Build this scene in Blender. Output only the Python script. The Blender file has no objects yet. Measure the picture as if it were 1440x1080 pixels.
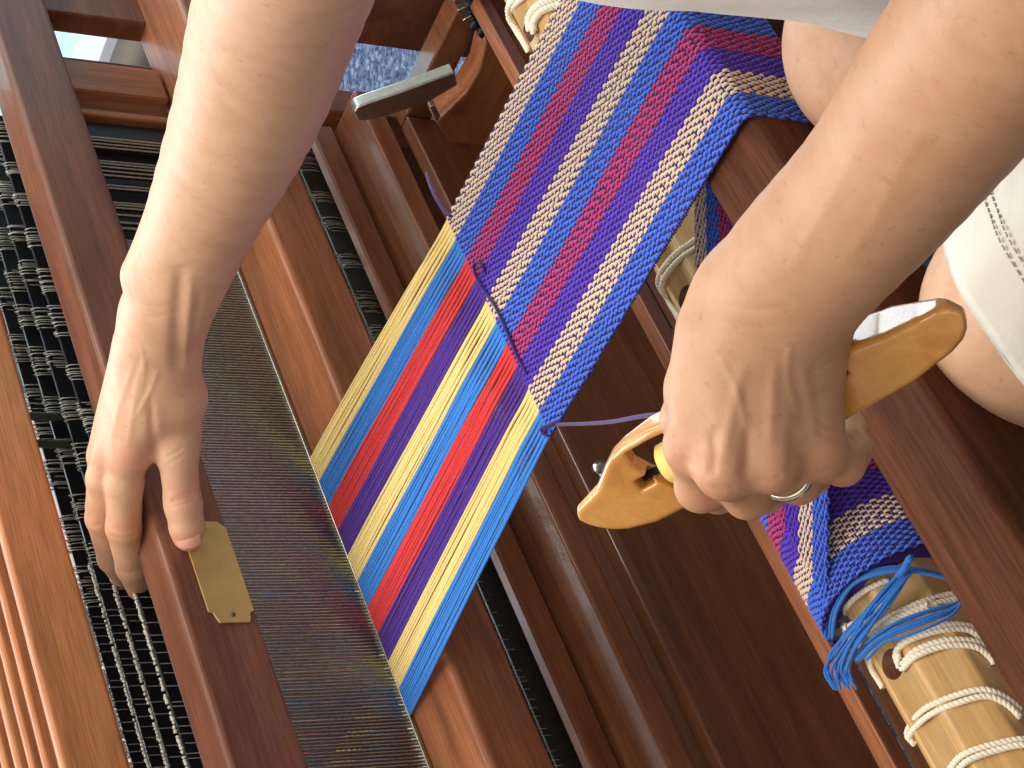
import bpy, bmesh, math, random
import numpy as np
from mathutils import Vector, Matrix
random.seed(7); rng = np.random.default_rng(7)
SC = bpy.context.scene
COL = SC.collection

# ------------------------------------------------------------------ camera
# World axes: x runs along the loom's beams, y along the warp towards the weaver, z up.
F = 3000.0; CX, CY = 720.0, 540.0
_d1 = np.array([-1717., -3612., 3000.]); _d1 /= np.linalg.norm(_d1)
_a = np.array([.5, -.86]); _d2 = np.array([_a[0], _a[1], -(_d1[:2] @ _a) / _d1[2]]); _d2 /= np.linalg.norm(_d2)
ROT = np.array([-_d1, _d2, -np.cross(_d1, _d2)])
CAM = ROT @ (-np.array([(700 - 720) / F, (455 - 540) / F, 1.]) * 1.5)
cam_data = bpy.data.cameras.new('camera'); cam = bpy.data.objects.new('camera', cam_data); COL.objects.link(cam)
cam_data.sensor_width = 36; cam_data.lens = 75; cam_data.clip_start = .02; cam_data.clip_end = 60
_r, _u, _b = ROT @ [1, 0, 0], ROT @ [0, -1, 0], ROT @ [0, 0, -1]
cam.matrix_world = Matrix(((_r[0], _u[0], _b[0], CAM[0]), (_r[1], _u[1], _b[1], CAM[1]), (_r[2], _u[2], _b[2], CAM[2]), (0, 0, 0, 1)))
SC.camera = cam
VIEW = ROT @ np.array([0, 0, 1.])

def at(px, py, d=None, x=None, y=None, z=None):
    """photo pixel -> point of the room at depth d, or on the plane x= / y= / z="""
    r = ROT @ np.array([(px - CX) / F, (py - CY) / F, 1.])
    if d is not None: return CAM + r * d
    k, v = (0, x) if x is not None else (1, y) if y is not None else (2, z)
    return CAM + r * (v - CAM[k]) / r[k]

# ------------------------------------------------------------------ light
w = bpy.data.worlds.new('World'); SC.world = w; w.use_nodes = True
w.node_tree.nodes['Background'].inputs[0].default_value = (1., .94, .88, 1)
w.node_tree.nodes['Background'].inputs[1].default_value = .36
def area(name, loc, target, size, power, color, sy=None):
    l = bpy.data.lights.new(name, 'AREA'); l.size = size; l.energy = power; l.color = color
    if sy: l.shape = 'RECTANGLE'; l.size_y = sy
    o = bpy.data.objects.new(name, l); COL.objects.link(o); o.location = loc
    o.rotation_euler = (Vector(target) - Vector(loc)).to_track_quat('-Z', 'Y').to_euler()
    return o
area('window_light', (-2.0, -2.3, 1.7), (0, 0, 0), 2.2, 84, (.90, .95, 1.), 1.8)
area('window_light', (-2.12, .05, .42), (0, 0, .05), 1.3, 26, (.90, .96, 1.), 1.3)
area('ceiling_light', (-.1, -.2, 2.3), (0.05, 0, 0), 1.5, 58, (1., .96, .91))
area('window_light', (-1.45, .50, 1.75), (0, 0, 0), .7, 13, (1., .97, .92))  # added lamp in mid-room, draws the highlight along the beater's ridge
area('room_light', (2.2, 1.0, 2.2), (.1, 0, 0), 2.2, 24, (1., .91, .80))
SC.view_settings.view_transform = 'Standard'; SC.view_settings.look = 'None'
SC.view_settings.exposure = 0.0; SC.view_settings.gamma = 1

# ------------------------------------------------------------------ materials
def srgb(r, g, b):
    f = lambda c: (c / 255 / 12.92) if c / 255 <= .04045 else ((c / 255 + .055) / 1.055) ** 2.4
    return (f(r), f(g), f(b), 1)
def mat(name, color, rough=.5, metal=0., spec=.5):
    m = bpy.data.materials.new(name); m.use_nodes = True
    b = m.node_tree.nodes['Principled BSDF']
    b.inputs['Base Color'].default_value = color; b.inputs['Roughness'].default_value = rough
    b.inputs['Metallic'].default_value = metal; b.inputs['Specular IOR Level'].default_value = spec
    return m
def nodes(m): return m.node_tree.nodes, m.node_tree.links, m.node_tree.nodes['Principled BSDF']
def noise(m, scale=(1, 1, 1), ns=10., detail=6, dist=0., rough=.6, coord='Object'):
    n, l, b = nodes(m)
    t = n.new('ShaderNodeTexCoord'); mp = n.new('ShaderNodeMapping'); no = n.new('ShaderNodeTexNoise')
    mp.inputs['Scale'].default_value = scale; no.inputs['Scale'].default_value = ns
    no.inputs['Detail'].default_value = detail; no.inputs['Distortion'].default_value = dist; no.inputs['Roughness'].default_value = rough
    l.new(t.outputs[coord], mp.inputs[0]); l.new(mp.outputs[0], no.inputs['Vector'])
    return no
def ramp(m, src, stops):
    n, l, b = nodes(m); r = n.new('ShaderNodeValToRGB'); e = r.color_ramp.elements
    while len(e) < len(stops): e.new(.5)
    for k, (p, c) in enumerate(stops): e[k].position = p; e[k].color = c
    l.new(src, r.inputs[0]); return r
def mixc(m, a, bb, fac, mode='MULTIPLY'):
    n, l, b = nodes(m); x = n.new('ShaderNodeMix'); x.data_type = 'RGBA'; x.blend_type = mode
    x.inputs[0].default_value = fac if not hasattr(fac, 'links') else 1
    if hasattr(fac, 'links'): l.new(fac, x.inputs[0])
    l.new(a, x.inputs[6]); l.new(bb, x.inputs[7]); return x.outputs[2]
def bump(m, src, strength, dist=.001):
    n, l, b = nodes(m); bp = n.new('ShaderNodeBump')
    bp.inputs['Strength'].default_value = strength; bp.inputs['Distance'].default_value = dist
    l.new(src, bp.inputs['Height'])
    if b.inputs['Normal'].links: l.new(b.inputs['Normal'].links[0].from_socket, bp.inputs['Normal'])
    l.new(bp.outputs[0], b.inputs['Normal'])
def wood(name, dark, mid, light, rough=.36, axis='x', fine=1., coat=.22, contrast=1.):
    m = mat(name, mid, rough); n, l, b = nodes(m)
    sc = {'x': (1.6, 22, 22), 'y': (22, 1.6, 22), 'z': (22, 22, 1.6)}[axis]
    big = noise(m, sc, 2.2 * fine, 5, .6); r1 = ramp(m, big.outputs[0], [(.28, dark), (.5, mid), (.72, light)])
    fs = tuple(s * (1 if s < 5 else 9) for s in sc); fs = tuple(7 if s == 1.6 else s for s in fs)
    fine_n = noise(m, fs, 3.0 * fine, 3)
    g = .5 - .16 * contrast
    r2 = ramp(m, fine_n.outputs[0], [(.35, (1 - .32 * contrast,) * 3 + (1,)), (.6, (1, 1, 1, 1))])
    blot = noise(m, (3, 5, 5), 3., 3); r3 = ramp(m, blot.outputs[0], [(.3, (.78, .76, .74, 1)), (.65, (1.0, 1.0, 1.0, 1))])
    c = mixc(m, mixc(m, r1.outputs[0], r2.outputs[0], 1.), r3.outputs[0], .8)
    l.new(c, b.inputs['Base Color'])
    b.inputs['Coat Weight'].default_value = coat; b.inputs['Specular IOR Level'].default_value = .3; b.inputs['Coat Roughness'].default_value = .11
    rr = ramp(m, fine_n.outputs[0], [(.3, (rough + .12,) * 3 + (1,)), (.7, (rough - .04,) * 3 + (1,))]); l.new(rr.outputs[0], b.inputs['Roughness'])
    bump(m, fine_n.outputs[0], .12, .0006)
    return m
CH = (srgb(120, 70, 44), srgb(150, 90, 56), srgb(172, 110, 72))
M = {}
M['cherry'] = wood('cherry wood', *CH)
M['cherry_z'] = wood('cherry wood upright grain', *CH, axis='z')
M['cherry_y'] = wood('cherry wood cross grain', *CH, axis='y')
M['castle'] = wood('pale cherry wood', srgb(170, 108, 64), srgb(190, 124, 76), srgb(200, 138, 90), .5, coat=.03)
M['beater'] = wood('red cherry wood', srgb(100, 60, 44), srgb(122, 75, 54), srgb(140, 91, 67), .36)
M['walnut'] = wood('dark brown wood', srgb(96, 56, 34), srgb(116, 69, 43), srgb(132, 84, 54), .46, coat=.1)
M['varnish'] = wood('varnished dark wood', srgb(96, 56, 34), srgb(116, 69, 43), srgb(132, 84, 54), .3, coat=1.)
M['breast'] = wood('worn cherry wood', srgb(74, 40, 24), srgb(92, 52, 32), srgb(108, 64, 40), .7, coat=0.)  # darker cherry: the weaver's shadow put into the breast beam's colour
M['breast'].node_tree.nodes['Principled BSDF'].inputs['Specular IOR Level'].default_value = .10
M['maple'] = wood('pale maple', srgb(196, 150, 92), srgb(216, 174, 114), srgb(228, 192, 136), .42, coat=.1, contrast=.5)
M['honey'] = wood('honey maple', srgb(200, 134, 58), srgb(218, 154, 74), srgb(226, 168, 92), .26, coat=1., contrast=.35)
M['honey'].node_tree.nodes['Principled BSDF'].inputs['Coat Roughness'].default_value = .07
def plain(name, c, rough=.5, metal=0., amp=.15, ns=300.):
    m = mat(name, c, rough, metal); n, l, b = nodes(m)
    no = noise(m, (1, 1, 1), ns, 4); r = ramp(m, no.outputs[0], [(.3, tuple(v * (1 - amp) for v in c[:3]) + (1,)), (.7, tuple(min(1, v * (1 + amp)) for v in c[:3]) + (1,))])
    l.new(r.outputs[0], b.inputs['Base Color']); return m
M['brass'] = plain('brushed brass', srgb(212, 182, 116), .4, .7, .1, 60)
M['steel'] = plain('steel', srgb(190, 190, 186), .28, 1., .15, 200)
M['heddle'] = plain('heddle wire', srgb(220, 218, 204), .3, .45, .15, 200)
M['dent'] = plain('reed dents', srgb(176, 172, 158), .3, 1., .3, 300)
M['black'] = plain('black steel', srgb(22, 24, 28), .4, .3, .2, 120)
M['greybar'] = plain('dark grey steel', srgb(84, 88, 82), .5, .6, .2, 120)
M['silver'] = plain('silver', srgb(226, 216, 196), .22, 1., .08, 300)
M['nail'] = mat('nail', srgb(224, 168, 146), .28)
M['bobbin'] = plain('bobbin paper', srgb(240, 212, 120), .6, 0, .06, 200)
def yarn(name, c, amp=.22, freq=900., rough=.85):
    m = mat(name, c, rough, 0, .2); n, l, b = nodes(m)
    no = noise(m, (1, 1, 1), freq, 4, 0, .7)
    r = ramp(m, no.outputs[0], [(.3, tuple(v * (1 - amp) for v in c[:3]) + (1,)), (.7, tuple(min(1, v * (1 + amp)) for v in c[:3]) + (1,))])
    l.new(r.outputs[0], b.inputs['Base Color']); bump(m, no.outputs[0], .5, .0006)
    b.inputs['Sheen Weight'].default_value = .25; b.inputs['Sheen Roughness'].default_value = .5
    return m
M['w_yellow'] = yarn('yellow warp yarn', srgb(240, 214, 140), .1)
M['w_blue'] = yarn('blue warp yarn', srgb(56, 132, 214))
M['w_red'] = yarn('red warp yarn', srgb(216, 58, 60))
M['w_purple'] = yarn('purple warp yarn', srgb(82, 44, 146), .35)
M['c_yellow'] = yarn('cream cloth yarn', srgb(220, 195, 170), .13)
M['c_blue'] = yarn('blue cloth yarn', srgb(60, 108, 218))
M['c_red'] = yarn('magenta cloth yarn', srgb(184, 48, 112))
M['c_purple'] = yarn('violet cloth yarn', srgb(88, 48, 190), .3)
M['loop'] = plain('pale loop ends', srgb(236, 232, 214), .4, .2, .2, 400)
M['weft'] = yarn('purple weft yarn', srgb(46, 19, 96), .3)
M['cord'] = yarn('cream cotton cord', srgb(240, 228, 204), .1, 500)
M['blueyarn'] = yarn('loose blue yarn', srgb(40, 110, 190), .3)
def skin():
    m = mat('skin', srgb(210, 162, 126), .5); n, l, b = nodes(m)
    no = noise(m, (1, 1, 1), 60., 5); r1 = ramp(m, no.outputs[0], [(.3, srgb(196, 150, 118)), (.5, srgb(203, 159, 127)), (.7, srgb(207, 165, 134))])
    sp = noise(m, (1, 1, 1), 190., 3); r2 = ramp(m, sp.outputs[0], [(.28, (.82, .74, .68, 1)), (.39, (1, 1, 1, 1))])
    l.new(mixc(m, r1.outputs[0], r2.outputs[0], .7), b.inputs['Base Color'])
    b.inputs['Subsurface Weight'].default_value = .12; b.inputs['Subsurface Radius'].default_value = (.012, .005, .003); b.inputs['Subsurface Scale'].default_value = .5
    at_ = n.new('ShaderNodeAttribute'); at_.attribute_name = 'flush'; fl_ = n.new('ShaderNodeMath'); fl_.operation = 'MULTIPLY'; fl_.inputs[1].default_value = .38
    l.new(at_.outputs['Fac'], fl_.inputs[0]); old = b.inputs['Base Color'].links[0].from_socket; rd_ = n.new('ShaderNodeRGB'); rd_.outputs[0].default_value = srgb(200, 118, 92)
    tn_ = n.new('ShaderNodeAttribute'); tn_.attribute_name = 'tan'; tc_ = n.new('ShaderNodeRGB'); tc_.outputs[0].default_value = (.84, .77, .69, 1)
    old = mixc(m, old, tc_.outputs[0], tn_.outputs['Fac'], 'MULTIPLY')  # darkens the left arm: its dimmer light put into the skin colour
    l.new(mixc(m, old, rd_.outputs[0], fl_.outputs[0], 'MIX'), b.inputs['Base Color'])
    vo = n.new('ShaderNodeTexVoronoi'); vo.feature = 'DISTANCE_TO_EDGE'; vo.inputs['Scale'].default_value = 620.; tc = n.new('ShaderNodeTexCoord'); l.new(tc.outputs['Object'], vo.inputs['Vector'])
    vr = ramp(m, vo.outputs['Distance'], [(.0, (0, 0, 0, 1)), (.18, (1, 1, 1, 1))]); bump(m, vr.outputs[0], .11, .0003)
    pores = noise(m, (1, 1, 1), 1400., 2); bump(m, pores.outputs[0], .10, .0005)
    wr = noise(m, (1, 1, 1), 320., 5, 1.2); bump(m, wr.outputs[0], .12, .0008)
    return m
M['skin'] = skin()
def fabric(name, c):
    m = mat(name, c, .9, 0, .15); n, l, b = nodes(m)
    no = noise(m, (1, 1, 1), 1500., 2); bump(m, no.outputs[0], .35, .0004)
    wv = noise(m, (1, 1, 1), 26., 4, .4); bump(m, wv.outputs[0], .35, .004); return m
M['shirt'] = fabric('white cotton', srgb(248, 248, 244))
M['shorts'] = fabric('off white twill', srgb(222, 218, 204))
M['stitch'] = mat('stitching', srgb(176, 168, 150), .9)
def carpet():
    m = mat('blue grey carpet', srgb(96, 108, 136), .95, 0, .1); n, l, b = nodes(m)
    no = noise(m, (1, 1, 1), 95., 4, .8); r = ramp(m, no.outputs[0], [(.34, srgb(48, 54, 76)), (.5, srgb(86, 96, 122)), (.68, srgb(136, 144, 166))])
    l.new(r.outputs[0], b.inputs['Base Color']); bump(m, no.outputs[0], .8, .006); return m
M['carpet'] = carpet()
M['wall'] = plain('cream wall paint', srgb(226, 214, 186), .8, 0, .03, 8)
M['bluewall'] = plain('pale blue paint', srgb(150, 214, 232), .8, 0, .04, 8)
dl = mat('daylit window', srgb(190, 230, 240), .2); dl.node_tree.nodes['Principled BSDF'].inputs['Emission Color'].default_value = (.36, .74, .88, 1); dl.node_tree.nodes['Principled BSDF'].inputs['Emission Strength'].default_value = 1.0
M['daylight'] = dl
M['trim'] = plain('white trim', srgb(236, 236, 240), .6, 0, .02, 8)

# ------------------------------------------------------------------ helpers
def link(name, me, m, parent=None, smooth=True):
    o = bpy.data.objects.new(name, me); COL.objects.link(o)
    if m: me.materials.append(m)
    if smooth: me.shade_smooth()
    if parent:
        o.parent = parent
        q = parent; off = Vector((0, 0, 0))
        while q: off += q.location; q = q.parent
        o.location = -off
    return o
def mesh(name, v, f):
    me = bpy.data.meshes.new(name); v = np.asarray(v, np.float32); f = np.asarray(f, np.int32)
    if f.ndim == 2:
        k = f.shape[1]; nf = len(f)
        me.vertices.add(len(v)); me.vertices.foreach_set('co', v.ravel())
        me.loops.add(nf * k); me.loops.foreach_set('vertex_index', f.ravel())
        me.polygons.add(nf); me.polygons.foreach_set('loop_start', np.arange(0, nf * k, k, dtype=np.int32))
        me.update(calc_edges=True)
    return me
def pymesh(name, v, f):
    me = bpy.data.meshes.new(name); me.from_pydata([tuple(map(float, p)) for p in v], [], f); me.update(); return me
def tag(o, label=None, cat=None, group=None, kind=None):
    if label: o['label'] = label
    if cat: o['category'] = cat
    if group: o['group'] = group
    if kind: o['kind'] = kind
    return o
def empty(name, loc, parent=None):
    o = bpy.data.objects.new(name, None); COL.objects.link(o); o.location = loc; o.empty_display_size = .05
    if parent: o.parent = parent
    return o
def bevel(o, w=.003, seg=3):
    b = o.modifiers.new('bevel', 'BEVEL'); b.width = w; b.segments = seg; b.limit_method = 'ANGLE'; b.angle_limit = math.radians(25); b.harden_normals = True
    return o
def prism(name, poly, axis, a0, a1, m, parent=None, bev=.003, seg=3):
    """extrude a polygon along an axis: axis x -> poly of (y,z); y -> (x,z); z -> (x,y)"""
    n = len(poly); v = []
    for a in (a0, a1):
        for p in poly:
            v.append({'x': (a, p[0], p[1]), 'y': (p[0], a, p[1]), 'z': (p[0], p[1], a)}[axis])
    f = [list(range(n)), list(range(2 * n - 1, n - 1, -1))] + [[i, i + n, (i + 1) % n + n, (i + 1) % n] for i in range(n)]
    me = pymesh(name, v, f); bm = bmesh.new(); bm.from_mesh(me); bmesh.ops.recalc_face_normals(bm, faces=bm.faces); bm.to_mesh(me); bm.free()
    o = link(name, me, m, parent)
    if bev: bevel(o, bev, seg)
    return o
def rect(y0, y1, z0, z1): return [(y0, z0), (y1, z0), (y1, z1), (y0, z1)]
def frames(P):
    P = np.asarray(P, float); T = np.gradient(P, axis=0); T /= np.linalg.norm(T, axis=1)[:, None] + 1e-12
    n = np.cross(T[0], [.3, .1, .9]); n /= np.linalg.norm(n); N = [n]
    for i in range(1, len(P)):
        n = n - T[i] * (n @ T[i]); n = n / np.linalg.norm(n); N.append(n)
    N = np.array(N); return P, N, np.cross(T, N)
def tube_arr(P, r, k=8):
    P, N, B = frames(P); r = np.broadcast_to(r, len(P)); a = np.arange(k) * 2 * np.pi / k
    V = P[:, None] + r[:, None, None] * (np.cos(a)[None, :, None] * N[:, None] + np.sin(a)[None, :, None] * B[:, None])
    n = len(P); i, j = np.meshgrid(np.arange(n - 1), np.arange(k), indexing='ij'); j2 = (j + 1) % k
    Fq = np.stack([i * k + j, i * k + j2, (i + 1) * k + j2, (i + 1) * k + j], -1).reshape(-1, 4)
    return V.reshape(-1, 3), Fq
def joined(parts):
    V, Q, o = [], [], 0
    for v, f in parts: V.append(v); Q.append(f + o); o += len(v)
    return np.concatenate(V), np.concatenate(Q)
def smooth_path(P, n=8):
    P = np.asarray(P, float); out = []; Q = np.vstack([2 * P[0] - P[1], P, 2 * P[-1] - P[-2]])
    for i in range(1, len(Q) - 2):
        for t in np.linspace(0, 1, n, endpoint=False):
            a, b, c, d = Q[i - 1], Q[i], Q[i + 1], Q[i + 2]
            out.append(.5 * ((2 * b) + (c - a) * t + (2 * a - 5 * b + 4 * c - d) * t * t + (3 * b - a - 3 * c + d) * t ** 3))
    out.append(P[-1]); return np.array(out)
def tube(name, P, r, m, parent=None, k=10, sm=8, twist=False):
    P = smooth_path(P, sm) if sm else np.asarray(P, float)
    r = np.full(len(P), float(r)); r[0] *= .15; r[-1] *= .15
    v, f = tube_arr(P, r, k); return link(name, mesh(name, v, f), m, parent)
def cord_arr(P, r, sm=24, pitch=.0065):
    """a two-ply cord: two strands twisted round the path"""
    P = smooth_path(P, sm); P, N, B = frames(P); s = np.concatenate([[0], np.cumsum(np.linalg.norm(np.diff(P, axis=0), axis=1))])
    out = []
    for ph in (0, np.pi):
        a = s / pitch * 2 * np.pi + ph
        out.append(tube_arr(P + .27 * r * (np.cos(a)[:, None] * N + np.sin(a)[:, None] * B), r * .76, 7))
    return joined(out)
def lathe(name, a, b, prof, m, parent=None, k=20):
    """prof: (distance along a->b as 0..1, radius)"""
    a, b = np.asarray(a, float), np.asarray(b, float); d = (b - a); n = np.cross(d, [.31, .2, .9]); n /= np.linalg.norm(n); bb = np.cross(d, n); bb /= np.linalg.norm(bb)
    V, Q = [], []
    for t, r in prof:
        for j in range(k):
            an = 2 * math.pi * j / k; V.append(a + d * t + r * (math.cos(an) * n + math.sin(an) * bb))
    for i in range(len(prof) - 1):
        for j in range(k): Q.append([i * k + j, i * k + (j + 1) % k, (i + 1) * k + (j + 1) % k, (i + 1) * k + j])
    Q.append(list(range(k - 1, -1, -1))); Q.append([(len(prof) - 1) * k + j for j in range(k)])
    me = pymesh(name, V, Q); bm = bmesh.new(); bm.from_mesh(me); bmesh.ops.recalc_face_normals(bm, faces=bm.faces); bm.to_mesh(me); bm.free()
    return link(name, me, m, parent)

# ------------------------------------------------------------------ signed-distance modelling (body, shuttle)
class Field:
    def __init__(s, lo, hi, h):
        s.lo = np.array(lo, float); s.h = h; s.n = (np.ceil((np.array(hi) - s.lo) / h)).astype(int) + 1
        s.D = np.full(s.n, .03, np.float32)
    def sub(s, lo, hi):
        a = np.clip(np.floor((lo - s.lo) / s.h).astype(int), 0, s.n); b = np.clip(np.ceil((hi - s.lo) / s.h).astype(int) + 1, 0, s.n)
        sl = tuple(slice(i, j) for i, j in zip(a, b))
        g = [(s.lo[k] + s.h * np.arange(a[k], b[k])).astype(np.float32) for k in range(3)]
        return sl, (g[0][:, None, None], g[1][None, :, None], g[2][None, None, :])
    @staticmethod
    def cone(G, a, b, ra, rb, flat=None):
        q = [G[k] - np.float32(a[k]) for k in range(3)]; d = np.array(b, float) - a
        if flat is not None:
            nrm, fac = flat; sc = 1 / fac - 1
            t = (q[0] * np.float32(nrm[0]) + q[1] * np.float32(nrm[1]) + q[2] * np.float32(nrm[2])) * np.float32(sc)
            q = [q[k] + t * np.float32(nrm[k]) for k in range(3)]; d = d + sc * (d @ nrm) * np.asarray(nrm)
        dd = max(d @ d, 1e-12)
        hh = np.clip((q[0] * np.float32(d[0]) + q[1] * np.float32(d[1]) + q[2] * np.float32(d[2])) / np.float32(dd), 0, 1)
        r = np.sqrt(sum((q[k] - hh * np.float32(d[k])) ** 2 for k in range(3)))
        return r - (np.float32(ra) + np.float32(rb - ra) * hh)
    def add(s, a, b, ra, rb, k=.008, flat=None):
        a, b = np.asarray(a, float), np.asarray(b, float); m = max(ra, rb) + k + .004
        sl, G = s.sub(np.minimum(a, b) - m, np.maximum(a, b) + m)
        if 0 in s.D[sl].shape: return
        s.D[sl] = smin(s.D[sl], s.cone(G, a, b, ra, rb, flat), k)
    def cut(s, a, b, ra, rb, k=.003):
        a, b = np.asarray(a, float), np.asarray(b, float); m = max(ra, rb) + k + .004
        sl, G = s.sub(np.minimum(a, b) - m, np.maximum(a, b) + m)
        if 0 in s.D[sl].shape: return
        s.D[sl] = -smin(-s.D[sl], s.cone(G, a, b, ra, rb), k)
    def chain(s, pts, kin=.004, kout=.004, flat=None):
        """a finger: its own field, blended softly inside and tightly to the rest"""
        P = [np.asarray(p[0], float) for p in pts]; R = [p[1] for p in pts]; m = max(R) + .012
        sl, G = s.sub(np.min(P, 0) - m, np.max(P, 0) + m)
        d = None
        for i in range(len(P) - 1):
            c = s.cone(G, P[i], P[i + 1], R[i], R[i + 1], flat); d = c if d is None else smin(d, c, kin)
        s.D[sl] = smin(s.D[sl], d, kout)
    def surface(s):
        D = s.D; I = D < 0
        cnt = sum(I[i:D.shape[0] - 1 + i, j:D.shape[1] - 1 + j, k:D.shape[2] - 1 + k].astype(np.int8) for i in (0, 1) for j in (0, 1) for k in (0, 1))
        cell = np.argwhere((cnt > 0) & (cnt < 8)); idx = np.full(cnt.shape, -1, np.int32); idx[tuple(cell.T)] = np.arange(len(cell))
        acc = np.zeros((len(cell), 3)); num = np.zeros(len(cell))
        for ax in range(3):
            o1, o2 = [k for k in range(3) if k != ax]
            for u in (0, 1):
                for v_ in (0, 1):
                    c0 = cell.copy(); c0[:, o1] += u; c0[:, o2] += v_; c1 = c0.copy(); c1[:, ax] += 1
                    d0, d1 = D[tuple(c0.T)], D[tuple(c1.T)]; hit = (d0 < 0) != (d1 < 0)
                    t = np.where(hit, d0 / np.where(hit, d0 - d1, 1), 0); p = (c0 - cell).astype(float); p[:, ax] += t
                    acc += p * hit[:, None]; num += hit
        V = s.lo + s.h * (cell + acc / num[:, None]); Q = []
        for ax in range(3):
            o1, o2 = (ax + 1) % 3, (ax + 2) % 3
            sl0 = [slice(None)] * 3; sl1 = [slice(None)] * 3; sl0[ax] = slice(0, -1); sl1[ax] = slice(1, None)
            e = np.argwhere(I[tuple(sl0)] != I[tuple(sl1)])
            e = e[(e[:, o1] > 0) & (e[:, o2] > 0) & (e[:, o1] < D.shape[o1] - 1) & (e[:, o2] < D.shape[o2] - 1)]
            ins = I[tuple(e.T)]; qs = []
            for u, v_ in ((0, 0), (1, 0), (1, 1), (0, 1)):
                c = e.copy(); c[:, o1] -= u; c[:, o2] -= v_; qs.append(idx[tuple(c.T)])
            q = np.stack(qs, 1); q[~ins] = q[~ins][:, ::-1]; Q.append(q)
        return V, np.concatenate(Q)
def smin(a, b, k):
    h = np.maximum(k - np.abs(a - b), 0) / np.float32(k); return np.minimum(a, b) - h * h * np.float32(k * .25)

# ------------------------------------------------------------------ room
FLOOR = -.80
v = [(-6, -6, FLOOR), (4, -6, FLOOR), (4, 4, FLOOR), (-6, 4, FLOOR)]
tag(link('carpet_floor', pymesh('carpet_floor', v, [[0, 1, 2, 3]]), M['carpet'], None, False), kind='structure')
WX = -2.27
for nm, poly in (('wall', rect(-6, 4, FLOOR, -.705)), ('wall', rect(-6, 4, 1.5, 1.9)), ('wall', rect(1.2, 4, -.705, 1.5))):
    prism(nm, poly, 'x', WX - .15, WX, M['wall'], None, 0)['kind'] = 'structure'
prism('window_sill', rect(-6, 1.2, -.705, -.680), 'x', WX - .15, WX + .03, M['trim'], None, .003)['kind'] = 'structure'
prism('window', rect(-6, 1.2, -.68, 1.5), 'x', WX - .10, WX - .09, M['daylight'], None, 0)['kind'] = 'structure'

# ------------------------------------------------------------------ the loom
loom = tag(empty('weaving_loom', (0, -.1, FLOOR)), 'cherry wood floor loom with a dark reed, brass plate and black heddle bars', 'loom')
X0, X1 = -.66, .75
# castle: front board and the thin boards behind it
prism('castle_board', rect(-.3305, -.32, .207, .2566), 'x', X0, X1, M['castle'], loom, .004)
for k in range(6):
    y1 = -.3485 - .0245 * k
    prism('castle_slat', rect(y1 - .0085, y1, .196, .2566), 'x', X0, X1, M['castle'], loom, .0038, 4)
# beater: handle, reed, batten, uprights
beater = prism('beater', rect(-.303, -.262, .1045, .1647), 'x', X0 - .1, X1, M['beater'], loom, .0055, 4)
prism('batten', [(-.300, -.060), (-.220, -.0624), (-.220, -.0083), (-.272, -.002), (-.300, -.002)], 'x', X0 - .15, X1, M['cherry'], beater, .005, 4)
parts = []
for i in range(362):
    x = (-.375 + .0031 * i) if i < 345 else [-.512, -.508, -.504, -.499, -.480, -.476, -.472, -.466, -.461, -.447, -.443, -.424, -.421, -.417, -.408, -.398, -.391][i - 345]
    x = x + rng.normal(0, .00013); t = rng.normal(0, .0003)
    b = np.array([[x - .00024, -.2822, -.002], [x + .00024, -.2822, -.002], [x + .00024, -.2785, -.002], [x - .00024, -.2785, -.002]])
    tp = b + [t, 0, .112]; tp[:, 2] = .110
    parts.append((np.vstack([b, tp]), np.array([[0, 1, 5, 4], [1, 2, 6, 5], [2, 3, 7, 6], [3, 0, 4, 7]])))
v_, f_ = joined(parts); tag(link('reed', mesh('reed', v_, f_), M['dent'], beater, False), kind='stuff')
prism('reed_binding', rect(-.285, -.2765, -.001, .0026), 'x', -.385, X1, M['dent'], beater, .001, 2)
prism('reed_binding', rect(-.285, -.2765, .100, .1035), 'x', -.385, X1, M['greybar'], beater, .001, 2)
prism('reed_end', [(-.550, -.300), (-.380, -.300), (-.380, -.292), (-.550, -.292)], 'z', -.0015, .1040, M['black'], beater, .001)  # added black block, keeps the gap behind the end wires dark
# brass plate screwed to the front of the beater: chamfered at one end, notched at the other
pl = [(-.040, .113), (-.034, .1075), (.046, .1075), (.0475, .111), (.0535, .1125), (.0565, .114), (.0565, .1375), (.0535, .139), (.0475, .1405), (.046, .144), (-.034, .144), (-.040, .1385)]
plate = prism('name_plate', pl, 'y', -.2617, -.2602, M['brass'], beater, .0003, 2)
for px_ in (.0495, -.034):
    lathe('plate_screw', (px_, -.2604, .1257), (px_, -.2590, .1257), [(0, .0021), (.6, .0020), (1, .0012)], M['greybar'] if px_ > 0 else M['brass'], beater, 12)
# beater side uprights and the end frame of the reed, far end
prism('upright', rect(-.70, -.755, -.300, -.278) if 0 else [(-.755, -.300), (-.692, -.300), (-.692, -.276), (-.755, -.276)], 'z', -.064, .1043, M['walnut'], beater, .003)
prism('upright', [(-.626, -.302), (-.580, -.302), (-.580, -.280), (-.626, -.280)], 'z', 0.0015, .1043, M['cherry_z'], beater, .003)
prism('upright', [(-.562, -.298), (-.553, -.298), (-.553, -.286), (-.562, -.286)], 'z', 0.0015, .1043, M['cherry_z'], beater, .002)
prism('upright', [(-.521, -.298), (-.510, -.298), (-.510, -.284), (-.521, -.284)], 'z', 0.005, .1043, M['walnut'], beater, .002)
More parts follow.
